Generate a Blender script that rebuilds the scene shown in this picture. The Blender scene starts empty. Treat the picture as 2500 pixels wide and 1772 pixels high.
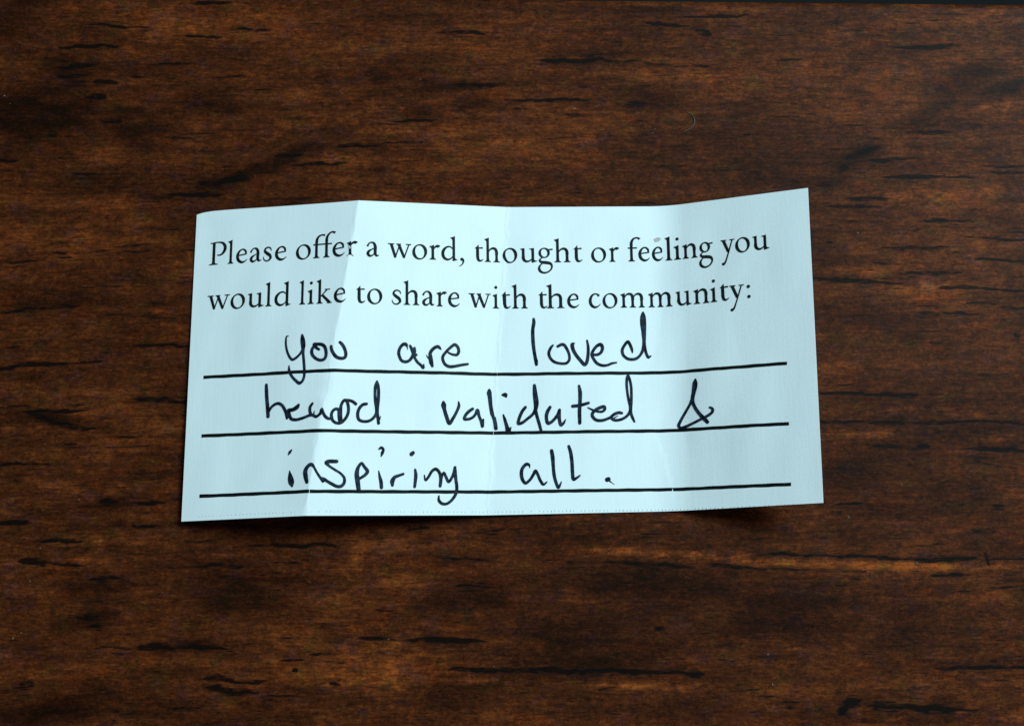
import bpy, bmesh, math, random
import numpy as np
from mathutils import Vector, Matrix
from mathutils.geometry import tessellate_polygon

MM = 0.001
sc = bpy.context.scene
col = sc.collection

# ------------------------------------------------------------------ camera
cam_data = bpy.data.cameras.new('camera')
cam = bpy.data.objects.new('camera', cam_data)
col.objects.link(cam)
cam_data.sensor_fit = 'HORIZONTAL'
cam_data.sensor_width = 36.0
cam_data.lens = 36.0 * 3494.469704 / 2500.0
cam_data.clip_start = 0.005
cam_data.clip_end = 20.0
cam.location = (0.0, 0.0, 199.254401 * MM)
cam.matrix_world = (Matrix.Translation((0, 0, 199.254401 * MM))
                    @ Matrix.Rotation(0.220914, 4, 'X') @ Matrix.Rotation(-0.030874, 4, 'Y')
                    @ Matrix.Rotation(0.000068, 4, 'Z'))
sc.camera = cam

# ------------------------------------------------------------------ world, lamp, exposure
world = bpy.data.worlds.new('World')
sc.world = world
world.use_nodes = True
bg = world.node_tree.nodes['Background']
bg.inputs['Color'].default_value = (0.60, 0.84, 1.0, 1)
bg.inputs['Strength'].default_value = 0.13

def area_lamp(name, loc, target, sx, sy, watts, colour):
    d = bpy.data.lights.new(name, 'AREA')
    d.shape = 'RECTANGLE'
    d.size, d.size_y = sx, sy
    d.energy = watts
    d.color = colour
    o = bpy.data.objects.new(name, d)
    col.objects.link(o)
    o.location = loc
    o.rotation_euler = (Vector(target) - Vector(loc)).to_track_quat('-Z', 'Y').to_euler()
    return o

# daylight from a window, above and to the upper right of the slip
area_lamp('window_light', (0.50, 0.43, 0.72), (0.008, 0.045, 0.0), 0.44, 0.44, 13.0, (0.62, 0.92, 1.0))

vs = sc.view_settings
sc.display_settings.display_device = 'sRGB'
vs.view_transform = 'Standard'
vs.look = 'None'
vs.exposure = 0.0
vs.gamma = 1.0
vs.use_curve_mapping = False
try:
    sc.cycles.use_denoising = False
except Exception:
    pass

# ------------------------------------------------------------------ data measured on the slip and the table (mm)
CARD_TOP = [[-39.28,66.679,0.177],[-15.44,66.906,6.174],[5.81,67.464,1.825],[28.934,67.86,1.278],[47.85,67.903,9.321]]
CARD_BOTTOM = [[-39.343,22.156,1.307],[-22.035,22.391,5.631],[2.761,22.959,0.598],[28.79,23.504,0.028],[47.878,23.607,8.226]]
CREASE_TOP = [0.0,24.777,46.575,69.66,90.0]
CREASE_BOTTOM = [0.0,17.709,42.958,69.059,90.0]
CARD_H = 44.4249
RULES = [(2.249,86.004,[-1.5004e-06,0.00021638,-0.014639,20.201]),(2.377,85.883,[-3.011e-06,0.00038251,-0.018807,11.832]),(2.502,85.777,[-1.6997e-06,0.00013927,-0.0064362,3.3692])]
BASELINES = [[0.00016854,-0.019165,36.67],[0.00018797,-0.02278,30.012]]
PRINTED = [[[('P',2.25,4.928),('l',5.165,6.087),('e',6.449,8.16),('a',8.535,10.308),('s',10.585,11.965),('e',12.378,14.137)],[('o',15.534,17.786),('F',18.126,21.515),('e',21.002,22.837),('r',23.134,24.67)],[('a',25.942,27.722)],[('w',28.987,32.33),('o',32.487,34.621),('r',34.949,36.501),('d',36.686,39.013),(',',39.264,40.061)],[('t',41.525,42.833),('h',42.993,45.245),('o',45.689,47.79),('u',48.208,50.657),('g',50.799,52.923),('h',53.12,55.483),('t',55.878,57.192)],[('o',58.469,60.655),('r',61.077,62.527)],[('f',63.821,65.763),('e',65.326,66.992),('e',67.31,68.977),('l',69.321,70.353),('i',70.528,71.559),('n',71.773,73.997),('g',74.262,76.243)],[('y',77.426,79.385),('o',79.476,81.552),('u',81.939,84.317)]],[[('w',2.337,5.736),('o',5.874,8.08),('u',8.493,10.961),('l',11.166,12.122),('d',12.531,14.937)],[('l',16.224,17.142),('i',17.453,18.423),('k',18.759,21.041),('e',21.349,23.059)],[('t',24.481,25.795),('o',26.076,28.203)],[('s',29.566,30.96),('h',31.219,33.488),('a',33.878,35.638),('r',35.925,37.404),('e',37.601,39.31)],[('w',40.603,43.837),('i',44.077,45.036),('t',45.41,46.71),('h',46.905,49.156)],[('t',50.678,51.982),('h',51.851,54.435),('e',54.827,56.552)],[('c',57.925,59.667),('o',59.929,62.091),('m',62.511,66.057),('m',66.543,70.149),('u',70.576,72.867),('n',73.158,75.481),('i',75.613,76.583),('t',76.95,78.281),('y',78.385,80.459),(':',80.782,81.465)]]]
HANDWRITING = {
 'you':[[(14.768,25.25,0.163),(14.526,25.194,0.21),(14.455,24.703,0.28),(14.49,23.876,0.303),(14.764,22.829,0.327),(15.121,22.138,0.35),(15.499,21.806,0.373),(16.07,22.075,0.373),(16.583,22.553,0.35),(16.937,23.093,0.397)],[(16.829,25.261,0.303),(16.882,24.845,0.56),(16.958,24.325,0.7),(17.027,23.703,0.653),(17.008,23.191,0.513),(17.045,22.573,0.397),(17.126,21.851,0.385),(17.21,21.029,0.397),(17.277,20.005,0.373),(17.242,19.295,0.373),(17.017,18.7,0.397),(16.586,18.403,0.443),(16.16,18.704,0.397),(15.622,19.246,0.373),(15.239,19.831,0.373),(15.032,20.456,0.35),(15.018,20.968,0.163)],[(19.351,23.032,0.327),(19.085,23.204,0.397),(18.764,23.533,0.443),(18.568,23.824,0.42),(19.072,23.82,0.443),(19.649,23.75,0.466),(20.073,23.495,0.466),(20.347,22.863,0.466),(20.363,22.044,0.443),(20.111,21.602,0.443),(19.54,21.508,0.42),(18.908,21.784,0.42),(18.426,22.276,0.443),(18.278,22.798,0.466),(18.453,23.349,0.443),(18.814,23.632,0.42)],[(21.119,23.372,0.42),(21.2,22.958,0.443),(21.589,22.348,0.443),(22.138,21.807,0.443),(22.683,21.678,0.443),(23.058,21.877,0.443),(23.153,22.333,0.443),(22.97,23.035,0.443),(22.668,23.583,0.466),(22.347,23.928,0.397)]],
 'are':[[(31.793,23.034,0.07),(31.743,23.39,0.163),(31.612,23.764,0.49),(31.288,23.858,0.49),(30.833,23.47,0.443),(30.55,22.701,0.443),(30.651,22.093,0.42),(30.983,21.491,0.42),(31.538,21.351,0.42),(32.044,21.565,0.42),(32.47,22.133,0.466),(32.756,22.852,0.513),(32.777,23.363,0.327)],[(32.149,23.654,0.327),(32.401,23.15,0.466),(32.674,22.545,0.583),(32.774,22.038,0.397),(33.157,21.385,0.397),(33.713,20.888,0.397),(34.017,20.558,0.42),(34.069,21.048,0.187)],[(32.603,22.492,0.466),(33.008,22.369,0.397)],[(34.431,22.431,0.07),(34.582,22.179,0.163),(34.836,21.899,0.303)],[(35.309,20.818,0.373),(35.139,21.375,0.606),(35.051,22.087,0.56),(34.992,22.596,0.49),(35.219,23.061,0.49),(35.608,23.428,0.49),(36.07,23.644,0.443),(36.274,23.525,0.466),(36.548,23.245,0.187)],[(37.396,22.936,0.21),(37.958,22.611,0.303),(38.47,22.489,0.35),(38.861,22.528,0.42),(39.092,22.995,0.443),(38.953,23.608,0.42),(38.534,23.958,0.443),(37.966,23.585,0.42),(37.242,22.851,0.42),(36.797,22.176,0.42),(36.844,21.615,0.42),(37.178,21.06,0.42),(37.739,20.796,0.443),(38.457,20.852,0.42),(39.485,21.077,0.397),(40.362,21.228,0.35)]],
 'loved':[[(49.961,27.799,0.373),(49.981,27.275,0.49),(49.817,26.285,0.49),(49.793,25.138,0.513),(49.875,23.681,0.49),(50.024,22.537,0.466),(50.159,21.706,0.49),(50.23,21.188,0.443)],[(50.313,21.756,0.303),(50.252,21.291,0.35)],[(52.628,23.905,0.28),(52.344,23.596,0.397),(52.03,22.821,0.42),(52.178,22.145,0.397),(52.756,21.515,0.397),(53.77,21.242,0.373),(54.486,21.294,0.397),(54.906,21.744,0.397),(54.924,22.471,0.373),(54.638,23.306,0.397),(54.194,23.957,0.443),(53.837,23.993,0.443),(53.319,23.739,0.397)],[(55.663,24.146,0.257),(55.425,24.045,0.513),(55.459,23.399,0.513),(55.847,22.562,0.49),(56.44,21.775,0.49),(57.117,21.06,0.513),(57.402,21.399,0.49),(57.641,22.642,0.443),(57.669,23.683,0.397),(57.54,24.571,0.28)],[(58.507,22.474,0.373),(59.02,22.498,0.42),(59.544,22.877,0.443),(59.717,23.551,0.466),(59.473,23.972,0.513),(58.954,23.77,0.466),(58.424,23.152,0.443),(58.181,22.531,0.443),(58.388,21.904,0.42),(58.881,21.222,0.42),(59.588,20.901,0.397),(60.306,20.922,0.373),(61.031,21.192,0.35),(61.649,21.288,0.233)],[(64.006,22.744,0.187),(63.949,23.183,0.373),(63.685,23.917,0.42),(63.41,24.339,0.443),(62.91,23.823,0.42),(62.548,23.097,0.443),(62.66,22.418,0.42),(63.208,21.89,0.42),(64.025,21.743,0.42),(64.647,21.922,0.42),(65.178,22.436,0.397),(65.532,23.162,0.443),(65.702,24.205,0.443),(65.618,25.672,0.397),(65.465,26.935,0.397),(65.522,27.987,0.397),(65.717,28.564,0.327)],[(65.717,28.564,0.327),(65.883,27.982,0.397),(65.923,27.034,0.42),(65.876,25.984,0.443),(65.799,24.936,0.466),(65.75,24.099,0.466),(65.862,23.157,0.42),(66.052,22.424,0.397),(66.295,22.004,0.397),(66.631,22.208,0.21)],[(65.619,26.302,0.466),(65.662,25.148,0.466)]],
 'heard':[[(11.727,18.483,0.42),(11.774,17.716,0.513),(11.878,16.491,0.513),(12.024,15.268,0.536),(12.139,14.0,0.513)],[(12.154,14.503,0.35),(12.519,15.188,0.397),(13.03,15.592,0.42),(13.602,15.729,0.42),(14.134,15.425,0.42),(14.515,14.868,0.443),(14.771,14.299,0.466),(14.916,13.587,0.373)],[(16.532,15.352,0.397),(16.383,15.109,0.606),(15.717,14.726,0.536),(15.094,14.683,0.466),(14.995,14.487,0.373)],[(15.147,14.629,0.466),(15.236,14.071,0.466),(15.544,13.45,0.443),(16.17,13.294,0.42),(16.893,13.402,0.42),(17.612,13.611,0.397),(18.125,13.782,0.397),(18.538,13.798,0.35)],[(18.553,15.432,0.35),(18.252,14.998,0.42),(18.214,14.398,0.42),(18.38,13.937,0.42),(18.693,13.768,0.397),(19.162,13.561,0.42),(19.569,13.817,0.397),(19.849,14.201,0.49),(19.914,14.598,0.42),(19.991,14.294,0.42),(20.369,13.606,0.42),(20.861,13.246,0.397),(21.251,13.32,0.397)],[(18.855,14.38,0.117),(18.792,13.963,0.187)],[(21.3,13.321,0.397),(21.227,13.815,0.42),(21.409,14.313,0.397),(21.828,14.616,0.397),(22.221,14.472,0.466),(22.344,13.829,0.606),(22.448,13.037,0.653),(22.48,12.741,0.513)],[(21.202,13.418,0.397),(21.45,12.976,0.397),(21.863,12.684,0.397),(22.48,12.691,0.42),(23.114,13.244,0.42),(23.502,14.042,0.42),(23.545,14.938,0.42),(23.293,15.731,0.42),(22.977,15.826,0.42),(22.579,15.223,0.42),(22.468,14.228,0.49),(22.448,13.037,0.583)],[(22.997,15.846,0.42),(23.687,15.816,0.397),(24.181,15.644,0.42),(24.558,15.351,0.443)],[(26.062,15.372,0.397),(25.567,15.265,0.443),(25.075,14.76,0.443),(24.832,13.96,0.443),(25.004,13.187,0.42),(25.676,12.927,0.397),(26.467,13.036,0.397),(27.06,13.491,0.42),(27.405,14.093,0.42),(27.453,14.693,0.443),(27.291,15.69,0.42),(27.228,16.891,0.397),(27.285,17.895,0.397),(27.483,18.522,0.327)],[(27.483,18.522,0.327),(27.644,18.002,0.397),(27.726,17.1,0.42),(27.689,15.996,0.443),(27.552,14.894,0.49),(27.534,14.195,0.466),(27.635,13.498,0.42),(27.726,12.702,0.42)],[(27.992,13.702,0.117),(27.854,13.251,0.257)],[(27.531,15.494,0.443),(27.512,14.894,0.466)]],
 'validated':[[(36.853,15.729,0.42),(36.871,15.395,0.723),(36.978,14.741,0.536),(37.265,13.736,0.536),(37.674,12.784,0.513),(38.157,13.444,0.466),(38.726,14.461,0.42),(39.039,15.275,0.42),(39.004,15.841,0.21)],[(41.0,14.876,0.42),(40.463,14.504,0.466),(39.997,13.992,0.443),(39.787,13.444,0.42),(40.349,13.41,0.397),(40.965,13.65,0.397),(41.453,14.193,0.42),(41.655,14.753,0.397),(41.776,14.603,0.42),(41.911,13.895,0.42),(42.19,13.19,0.42),(42.385,12.383,0.42),(42.521,13.396,0.257)],[(43.432,17.528,0.466),(43.418,17.221,0.7),(43.472,16.661,0.583),(43.558,15.44,0.466),(43.747,14.223,0.466),(44.041,13.211,0.466),(44.326,12.14,0.513)],[(44.252,13.737,0.14),(44.288,12.902,0.397),(44.329,12.292,0.466)],[(45.388,14.054,0.21),(45.56,13.491,0.397),(45.844,12.469,0.513),(46.083,11.704,0.676),(46.415,12.226,0.21)],[(45.336,16.904,0.327),(45.619,16.9,0.63),(45.769,16.805,0.63),(45.836,16.599,0.257)],[(48.521,15.074,0.443),(48.054,14.468,0.466),(47.577,13.355,0.443),(47.485,12.777,0.443),(47.972,12.86,0.443),(48.792,13.437,0.42),(49.616,14.137,0.443),(49.985,14.845,0.56),(50.074,15.662,0.723),(49.95,16.996,0.653),(49.873,18.179,0.443)],[(49.933,14.744,0.49),(50.164,13.719,0.443),(50.446,12.696,0.443),(50.678,11.725,0.397)],[(52.017,15.017,0.443),(51.616,14.308,0.513),(51.476,13.494,0.466),(51.682,12.756,0.49),(52.12,12.891,0.443),(52.742,13.472,0.443),(53.182,14.078,0.49),(53.359,14.688,0.397),(53.281,13.974,0.513),(53.322,13.156,0.466),(53.529,12.47,0.466),(53.89,12.739,0.373),(54.176,13.224,0.163)],[(56.21,18.011,0.35),(56.339,17.103,0.536),(56.306,15.87,0.513),(56.197,14.437,0.513),(56.192,12.7,0.466)],[(55.239,15.118,0.466),(56.238,15.205,0.466),(57.488,15.523,0.397)],[(57.367,14.879,0.14),(57.969,14.562,0.257),(58.674,14.294,0.303),(59.386,14.262,0.35),(59.771,14.563,0.42),(59.711,14.943,0.466),(59.096,14.82,0.466),(58.476,14.502,0.466),(58.004,13.998,0.443),(58.023,13.568,0.443),(58.537,13.068,0.42),(59.349,13.004,0.42),(60.17,13.245,0.397),(60.686,13.493,0.397)],[(62.21,14.01,0.373),(61.825,14.088,0.42),(61.209,13.914,0.443),(60.685,13.441,0.443),(60.979,13.078,0.397),(61.588,13.017,0.397),(62.307,13.21,0.397),(62.932,13.609,0.397),(63.412,14.267,0.466),(63.434,14.934,0.397),(63.233,15.966,0.373),(63.092,16.999,0.35),(63.03,18.238,0.373),(63.131,19.168,0.373),(63.268,19.58,0.28)],[(63.268,19.58,0.28),(63.463,18.956,0.35),(63.637,18.023,0.373),(63.668,16.783,0.373),(63.607,15.548,0.397),(63.478,14.728,0.49),(63.516,14.009,0.397),(63.737,13.288,0.373),(63.974,12.751,0.257)],[(61.659,13.65,0.117),(61.296,13.452,0.163),(60.984,13.232,0.21)]],
 'ampersand':[[(72.966,18.426,0.28),(72.909,18.039,0.653),(72.818,17.326,0.723),(72.631,16.519,0.583),(72.454,15.712,0.536),(72.529,14.987,0.466),(72.851,14.244,0.466),(73.416,13.382,0.49),(74.008,12.724,0.56),(74.45,12.202,0.49)],[(72.454,15.712,0.513),(72.049,14.923,0.397),(71.362,13.85,0.397),(70.696,12.775,0.42),(70.352,11.983,0.443),(70.549,11.692,0.397),(71.177,11.767,0.42),(72.229,12.147,0.397),(73.281,12.577,0.397),(74.224,12.962,0.397),(74.96,13.363,0.42),(75.261,13.695,0.42),(75.193,14.057,0.397),(74.843,14.269,0.28)]],
 'inspiring':[[(15.477,6.278,0.117),(15.542,5.783,0.437),(15.675,5.1,0.816),(15.819,4.479,0.758),(15.904,4.144,0.35)],[(15.264,8.489,0.175),(15.448,8.814,0.408),(15.698,9.11,0.204)],[(18.011,4.555,0.466),(17.841,5.299,0.612),(17.761,6.04,0.612),(18.041,6.64,0.525),(18.532,6.947,0.496),(18.914,6.58,0.35),(19.32,5.875,0.321),(19.81,5.146,0.35),(20.178,4.66,0.408)],[(20.053,5.025,0.437),(20.296,4.88,0.583),(20.6,4.783,0.408)],[(20.296,4.965,0.379),(20.782,4.638,0.408),(21.391,4.298,0.437),(22.06,3.971,0.437),(22.63,3.996,0.466),(23.028,4.424,0.437),(23.06,5.095,0.379),(22.593,5.704,0.321),(21.738,6.251,0.321),(21.006,6.736,0.35),(20.577,7.198,0.496),(20.879,7.347,0.525),(21.996,7.377,0.496)],[(25.044,3.427,0.554),(24.892,4.55,0.641),(24.764,5.774,0.612),(24.967,6.608,0.466),(25.418,7.151,0.379),(25.764,6.698,0.408),(26.22,6.025,0.496),(25.891,5.533,0.437),(25.159,5.04,0.379)],[(27.757,6.092,0.146),(27.881,5.417,0.35),(28.067,4.681,0.496),(28.143,3.822,0.466)],[(27.788,9.114,0.204),(28.096,9.314,0.408),(28.394,9.093,0.35),(28.246,8.561,0.437),(28.098,8.127,0.175)],[(29.658,4.132,0.379),(29.646,4.685,0.612),(29.955,5.239,0.496),(30.45,5.45,0.408),(31.157,5.699,0.35)],[(32.813,6.299,0.321),(32.91,5.557,0.466),(32.832,4.693,0.437),(32.743,3.928,0.379)],[(32.32,8.452,0.583),(32.52,8.627,0.525)],[(34.083,5.561,0.146),(34.267,4.857,0.321),(34.682,5.316,0.379),(35.187,6.123,0.408),(35.715,6.398,0.437),(36.189,5.941,0.408),(36.397,5.073,0.466),(36.302,4.058,0.437)],[(36.369,4.702,0.379),(36.589,5.57,0.408),(36.843,5.881,0.35),(37.128,5.324,0.379),(37.5,4.643,0.408),(37.945,5.202,0.408),(38.279,5.949,0.437),(38.412,6.634,0.408)],[(38.409,6.323,0.466),(38.523,4.955,0.437),(38.651,3.839,0.437),(38.492,2.972,0.437),(37.918,2.107,0.408),(37.161,1.589,0.379),(36.511,1.651,0.408),(36.101,2.107,0.379),(36.105,2.662,0.233)]],
 'all':[[(48.976,6.427,0.073),(48.897,6.894,0.35),(48.548,7.026,0.466),(47.946,6.447,0.466),(47.779,5.634,0.496),(47.976,4.753,0.466),(48.344,4.37,0.437),(48.943,4.796,0.408),(49.499,5.6,0.437),(49.76,6.073,0.437),(50.064,5.589,0.408),(50.422,4.704,0.408),(50.849,4.132,0.379),(51.321,4.461,0.204)],[(52.101,8.852,0.496),(52.231,7.94,0.554),(52.29,6.678,0.466),(52.387,5.418,0.466),(52.615,4.41,0.437),(52.949,3.651,0.408),(53.237,4.147,0.262),(53.41,4.519,0.117)],[(54.54,9.44,0.408),(54.795,8.524,0.496),(54.946,7.005,0.496),(54.977,5.745,0.496),(55.103,4.762,0.466),(55.587,4.979,0.35),(55.998,5.272,0.233)],[(59.84,4.618,0.641),(60.019,4.69,0.612)],[(59.993,4.64,0.379),(60.299,4.32,0.146),(60.879,3.893,0.044)]]}
FLECKS = [(-52.49,96.26,7.94,0.33,-1,1),
(-38.043,100.227,5.67,0.8,2,1),
(-40.818,94.727,5.31,0.36,-3,1),
(-32.22,95.878,4.99,0.27,2,1),
(-56.265,92.849,7.25,0.59,2,1),
(-44.262,90.252,5.61,0.3,2,1),
(-57.726,89.695,4.92,0.79,2,1),
(-53.652,87.306,3.28,0.59,2,1),
(-54.829,84.93,2.62,0.85,2,1),
(-0.447,95.618,6.72,0.4,2,1),
(1.556,87.24,6.33,0.67,2,1),
(-7.714,81.4,5.62,0.4,2,1),
(-16.225,77.426,6.24,0.46,2,1),
(-9.004,77.987,5.92,0.33,1,0.8),
(-22.062,74.579,6.86,0.52,2,1),
(-36.297,71.788,8.11,0.58,3,1),
(-39.457,69.818,7.76,0.58,2,1),
(-26.344,75.983,3.59,0.46,2,1),
(-67.191,74.992,2.58,0.52,2,1),
(-59.673,78.701,3.89,0.32,-2,0.8),
(-38.161,94.676,2.99,0.27,2,1),
(-30.38,90.242,3.31,0.3,2,0.6),
(-34.045,72.314,3.9,0.52,4,0.8),
(-45.242,69.18,3.55,0.45,3,0.7),
(-13.087,88.144,1.99,0.27,0,0.6),
(-6.434,87.545,1.33,0.86,-60,0.5),
(-61.402,90.738,3.94,0.79,-5,0.6),
(-58.621,88.196,3.6,0.85,0,0.7),
(-48.772,88.155,1.97,0.66,0,0.5),
(-13.929,100.725,8.74,0.47,2,1),
(-40.084,84.986,1.18,0.72,0,0.6),
(-38.066,83.798,1.97,0.79,0,0.6),
(-52.331,81.079,2.61,0.78,0,0.6),
(15.678,91.285,8.4,0.81,0,1),
(22.738,91.154,6.06,0.47,0,0.7),
(29.799,90.662,6.74,0.54,-1,0.6),
(11.907,84.916,10.0,0.6,1,1),
(29.661,97.277,5.77,0.54,-2,1),
(37.868,98.664,8.52,0.48,0,1),
(35.558,95.971,2.04,1.22,-20,0.9),
(70.721,93.863,6.51,0.89,3,0.8),
(68.644,93.519,8.21,0.27,0,1),
(69.046,79.981,6.41,0.47,0,1),
(61.346,75.455,3.02,0.74,-3,1),
(66.204,72.986,7.7,0.54,0,1),
(72.895,72.875,3.69,0.34,0,1),
(80.433,74.734,6.4,0.3,0,1),
(80.017,73.782,6.39,0.3,0,1),
(58.974,69.575,5.66,0.6,0,1),
(16.538,82.528,4.0,0.53,0,0.6),
(25.251,84.178,3.68,0.8,0,0.5),
(34.854,90.517,2.36,0.68,0,0.5),
(64.722,75.822,3.69,0.34,2,0.8),
(69.473,81.228,2.03,0.68,0,0.5),
(55.587,74.27,1.67,1.34,40,0.6),
(58.756,76.921,5.03,1.34,20,0.6),
(55.908,97.597,1.03,0.27,0,0.5),
(58.923,96.519,4.11,0.48,0,0.5),
(48.64,95.707,3.41,0.27,0,0.5),
(29.311,74.606,3.98,0.3,0,0.6),
(48.441,91.699,4.07,0.48,0,0.5),
(41.478,79.48,1.0,0.27,0,1),
(52.771,71.638,2.66,0.47,0,0.5),
(-60.635,44.469,7.06,0.68,3,1),
(-64.84,44.089,3.38,0.45,3,1),
(-53.589,44.79,3.68,0.23,1,1),
(-43.211,47.141,7.97,0.37,3,1),
(-57.96,37.826,8.41,0.42,2,1),
(-54.166,35.351,3.64,0.5,-4,0.8),
(-43.128,39.257,7.06,0.48,-1,1),
(-47.621,38.885,3.66,0.17,-1,0.6),
(-63.32,30.242,4.44,0.36,0,1),
(-58.323,30.316,3.89,0.17,0,0.8),
(-62.298,52.508,9.11,0.46,5,0.7),
(-56.494,53.111,1.71,0.4,2,1),
(-57.97,60.912,3.45,0.4,3,0.7),
(-53.375,61.075,6.34,0.26,5,0.6),
(-48.517,61.907,4.33,0.26,4,0.7),
(-52.508,55.865,5.73,0.29,1,0.6),
(-49.993,51.691,3.71,0.29,4,0.7),
(-44.12,24.784,4.17,0.5,0,0.9),
(-49.684,25.08,2.22,0.72,0,0.7),
(-63.033,22.108,3.58,0.61,0,1),
(-64.49,59.628,5.73,0.26,0,0.7),
(-47.925,33.911,4.76,0.25,-2,0.6),
(-63.888,38.466,3.92,0.25,0,0.7),
(-54.923,38.66,2.53,0.28,0,0.6),
(-55.433,33.152,1.68,0.25,2,1),
(-41.099,57.478,2.3,0.29,0,0.6),
(-45.712,28.872,1.95,0.39,0,0.5),
(-42.249,51.046,1.14,0.57,0,0.5),
(-61.54,62.782,2.59,0.23,0,0.5),
(-57.015,36.158,7.28,0.73,-12,0.75),
(-59.879,37.167,3.92,0.67,-8,0.7),
(-38.172,22.107,2.5,0.72,0,0.8),
(59.445,69.511,3.83,0.45,-1,1),
(57.143,68.372,7.01,0.41,-1,1),
(69.27,66.159,2.87,0.51,-1,1),
(70.217,66.03,8.3,0.26,-1,1),
(77.828,63.41,7.66,0.32,-1,1),
(65.8,62.094,9.2,0.29,-1,1),
(77.723,60.191,8.58,0.32,-1,1),
(67.581,58.144,7.91,0.47,-2,1),
(54.74,57.111,9.76,0.57,-3,1),
(60.701,56.766,4.41,0.28,-1,1),
(71.357,55.78,6.32,0.51,-1,1),
(77.979,55.596,6.96,0.22,-1,1),
(69.808,51.936,7.55,0.57,-3,0.8),
(66.764,53.317,5.03,0.57,-6,0.6),
(74.966,53.489,4.1,0.57,0,0.6),
(55.002,40.294,9.58,0.46,-0.5,1),
(60.875,40.196,5.57,0.68,0,1),
(63.339,39.975,2.17,0.74,0,0.8),
(62.456,36.079,26.53,0.28,-0.5,1),
(52.296,36.154,4.92,0.43,-1,1),
(66.772,36.012,5.87,0.37,-1,1),
(74.811,36.002,6.81,0.37,-1,1),
(75.413,32.007,8.32,0.55,-1,1),
(60.075,32.681,7.37,0.43,-3,0.7),
(79.565,48.931,0.94,1.57,0,0.6),
(53.76,24.456,4.25,0.33,2,1),
(64.685,32.673,1.85,0.37,-1,1),
(74.764,24.09,2.14,0.55,0,0.7),
(66.312,64.894,2.55,0.64,20,0.5),
(53.331,65.678,1.9,0.63,0,0.5),
(52.849,62.715,1.14,0.82,0,0.6),
(58.301,58.71,2.21,0.32,0,0.6),
(67.618,47.711,1.88,0.44,0,0.6),
(75.829,29.576,4.61,0.43,-8,0.6),
(72.852,30.811,3.69,0.37,-4,0.6),
(79.343,53.011,3.47,0.57,0,0.6),
(-62.885,22.11,4.57,0.67,0,1),
(-56.019,19.628,5.48,0.55,0,1),
(-59.488,16.832,3.64,0.91,-3,1),
(-54.91,16.417,3.95,0.43,-2,1),
(-23.552,18.983,10.46,0.52,-1.5,1),
(-33.575,16.112,4.89,0.4,1,1),
(-38.159,16.193,9.16,0.21,2,0.6),
(-49.638,14.479,3.64,0.85,0,0.7),
(-50.483,7.95,1.81,0.9,0,0.8),
(-42.217,5.308,4.82,1.2,0,0.8),
(-37.7,5.341,3.62,0.9,0,0.7),
(-34.367,4.964,3.92,0.36,0,1),
(-12.286,6.148,4.87,0.49,0,1),
(-3.451,5.947,9.15,0.79,-1,1),
(-23.756,3.62,2.72,0.48,0,0.7),
(-19.532,4.1,3.33,0.73,0,0.5),
(-33.31,0.927,3.91,0.66,-0.5,1),
(-29.4,0.842,4.21,0.48,-0.5,1),
(-32.06,-0.407,6.3,0.72,-2,1),
(-59.894,0.398,2.68,1.19,0,0.7),
(3.251,2.053,5.78,0.79,-1,1),
(-1.006,2.14,3.34,0.79,0,0.6),
(-0.712,13.433,2.77,0.31,0,0.7),
(-1.024,17.109,8.65,0.37,-3,0.8),
(-27.432,15.231,3.36,0.43,0,0.6),
(-25.025,16.687,3.99,0.49,0,0.6),
(-37.655,-2.772,3.88,0.6,0,0.6),
(-17.94,0.235,1.51,0.36,-0.5,1),
(-23.412,2.045,0.72,0.48,-0.5,1),
(-44.518,21.554,3.37,0.43,0,0.8),
(-7.542,21.302,3.72,0.5,0,0.7),
(3.319,21.109,3.42,0.37,0,0.6),
(-45.857,17.752,3.36,0.43,0,0.5),
(-25.428,-1.246,5.41,0.42,0,0.5),
(-36.769,19.556,4.29,0.31,0,0.5),
(-14.976,3.417,3.94,0.27,0,0.4),
(-52.067,9.305,3.92,1.51,0,0.6),
(-33.527,14.802,2.75,0.37,0,0.5),
(16.384,1.611,17.1,0.73,-2,1),
(11.503,1.702,7.32,0.85,-1,1),
(27.39,1.361,5.21,0.43,-1.2,1),
(30.909,1.189,2.15,1.04,-10,1),
(43.512,17.329,6.27,0.44,-1,0.8),
(56.054,17.03,20.12,0.31,-1.2,1),
(66.428,16.739,8.2,0.69,-1.5,1),
(75.89,16.575,5.06,0.22,0,1),
(72.577,16.651,1.58,0.54,-75,1),
(25.349,15.983,9.96,0.68,-3,0.8),
(36.56,15.719,6.24,0.56,-3,1),
(46.539,15.213,15.65,0.25,-2,0.6),
(67.208,14.504,5.03,0.44,-2,1),
(69.369,1.841,8.69,0.53,-1,1),
(75.26,1.653,4.35,0.31,-1.2,1),
(52.373,-2.676,2.15,1.35,10,1),
(51.079,-3.793,1.53,1.04,40,1),
(57.255,-3.304,4.31,1.17,-2,1),
(64.015,-3.53,6.78,1.23,-3,1),
(60.958,-3.182,3.7,0.68,-1.2,1),
(68.915,-3.981,3.7,0.31,-3,0.7),
(13.865,16.524,8.07,0.28,-4,0.6),
(26.341,7.373,1.23,0.49,-1.2,1),
(44.05,-3.358,1.23,0.31,-1.2,1),
(41.057,-1.854,2.76,0.43,0,0.5),
(19.329,-3.475,1.82,0.79,0,0.5),
(10.712,12.159,4.32,0.49,0,0.5),
(72.084,20.398,3.81,0.76,0,0.5),
(72.238,2.726,0.93,0.75,0,0.6),
(53.67,13.948,1.57,0.63,0,0.5)]
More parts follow.
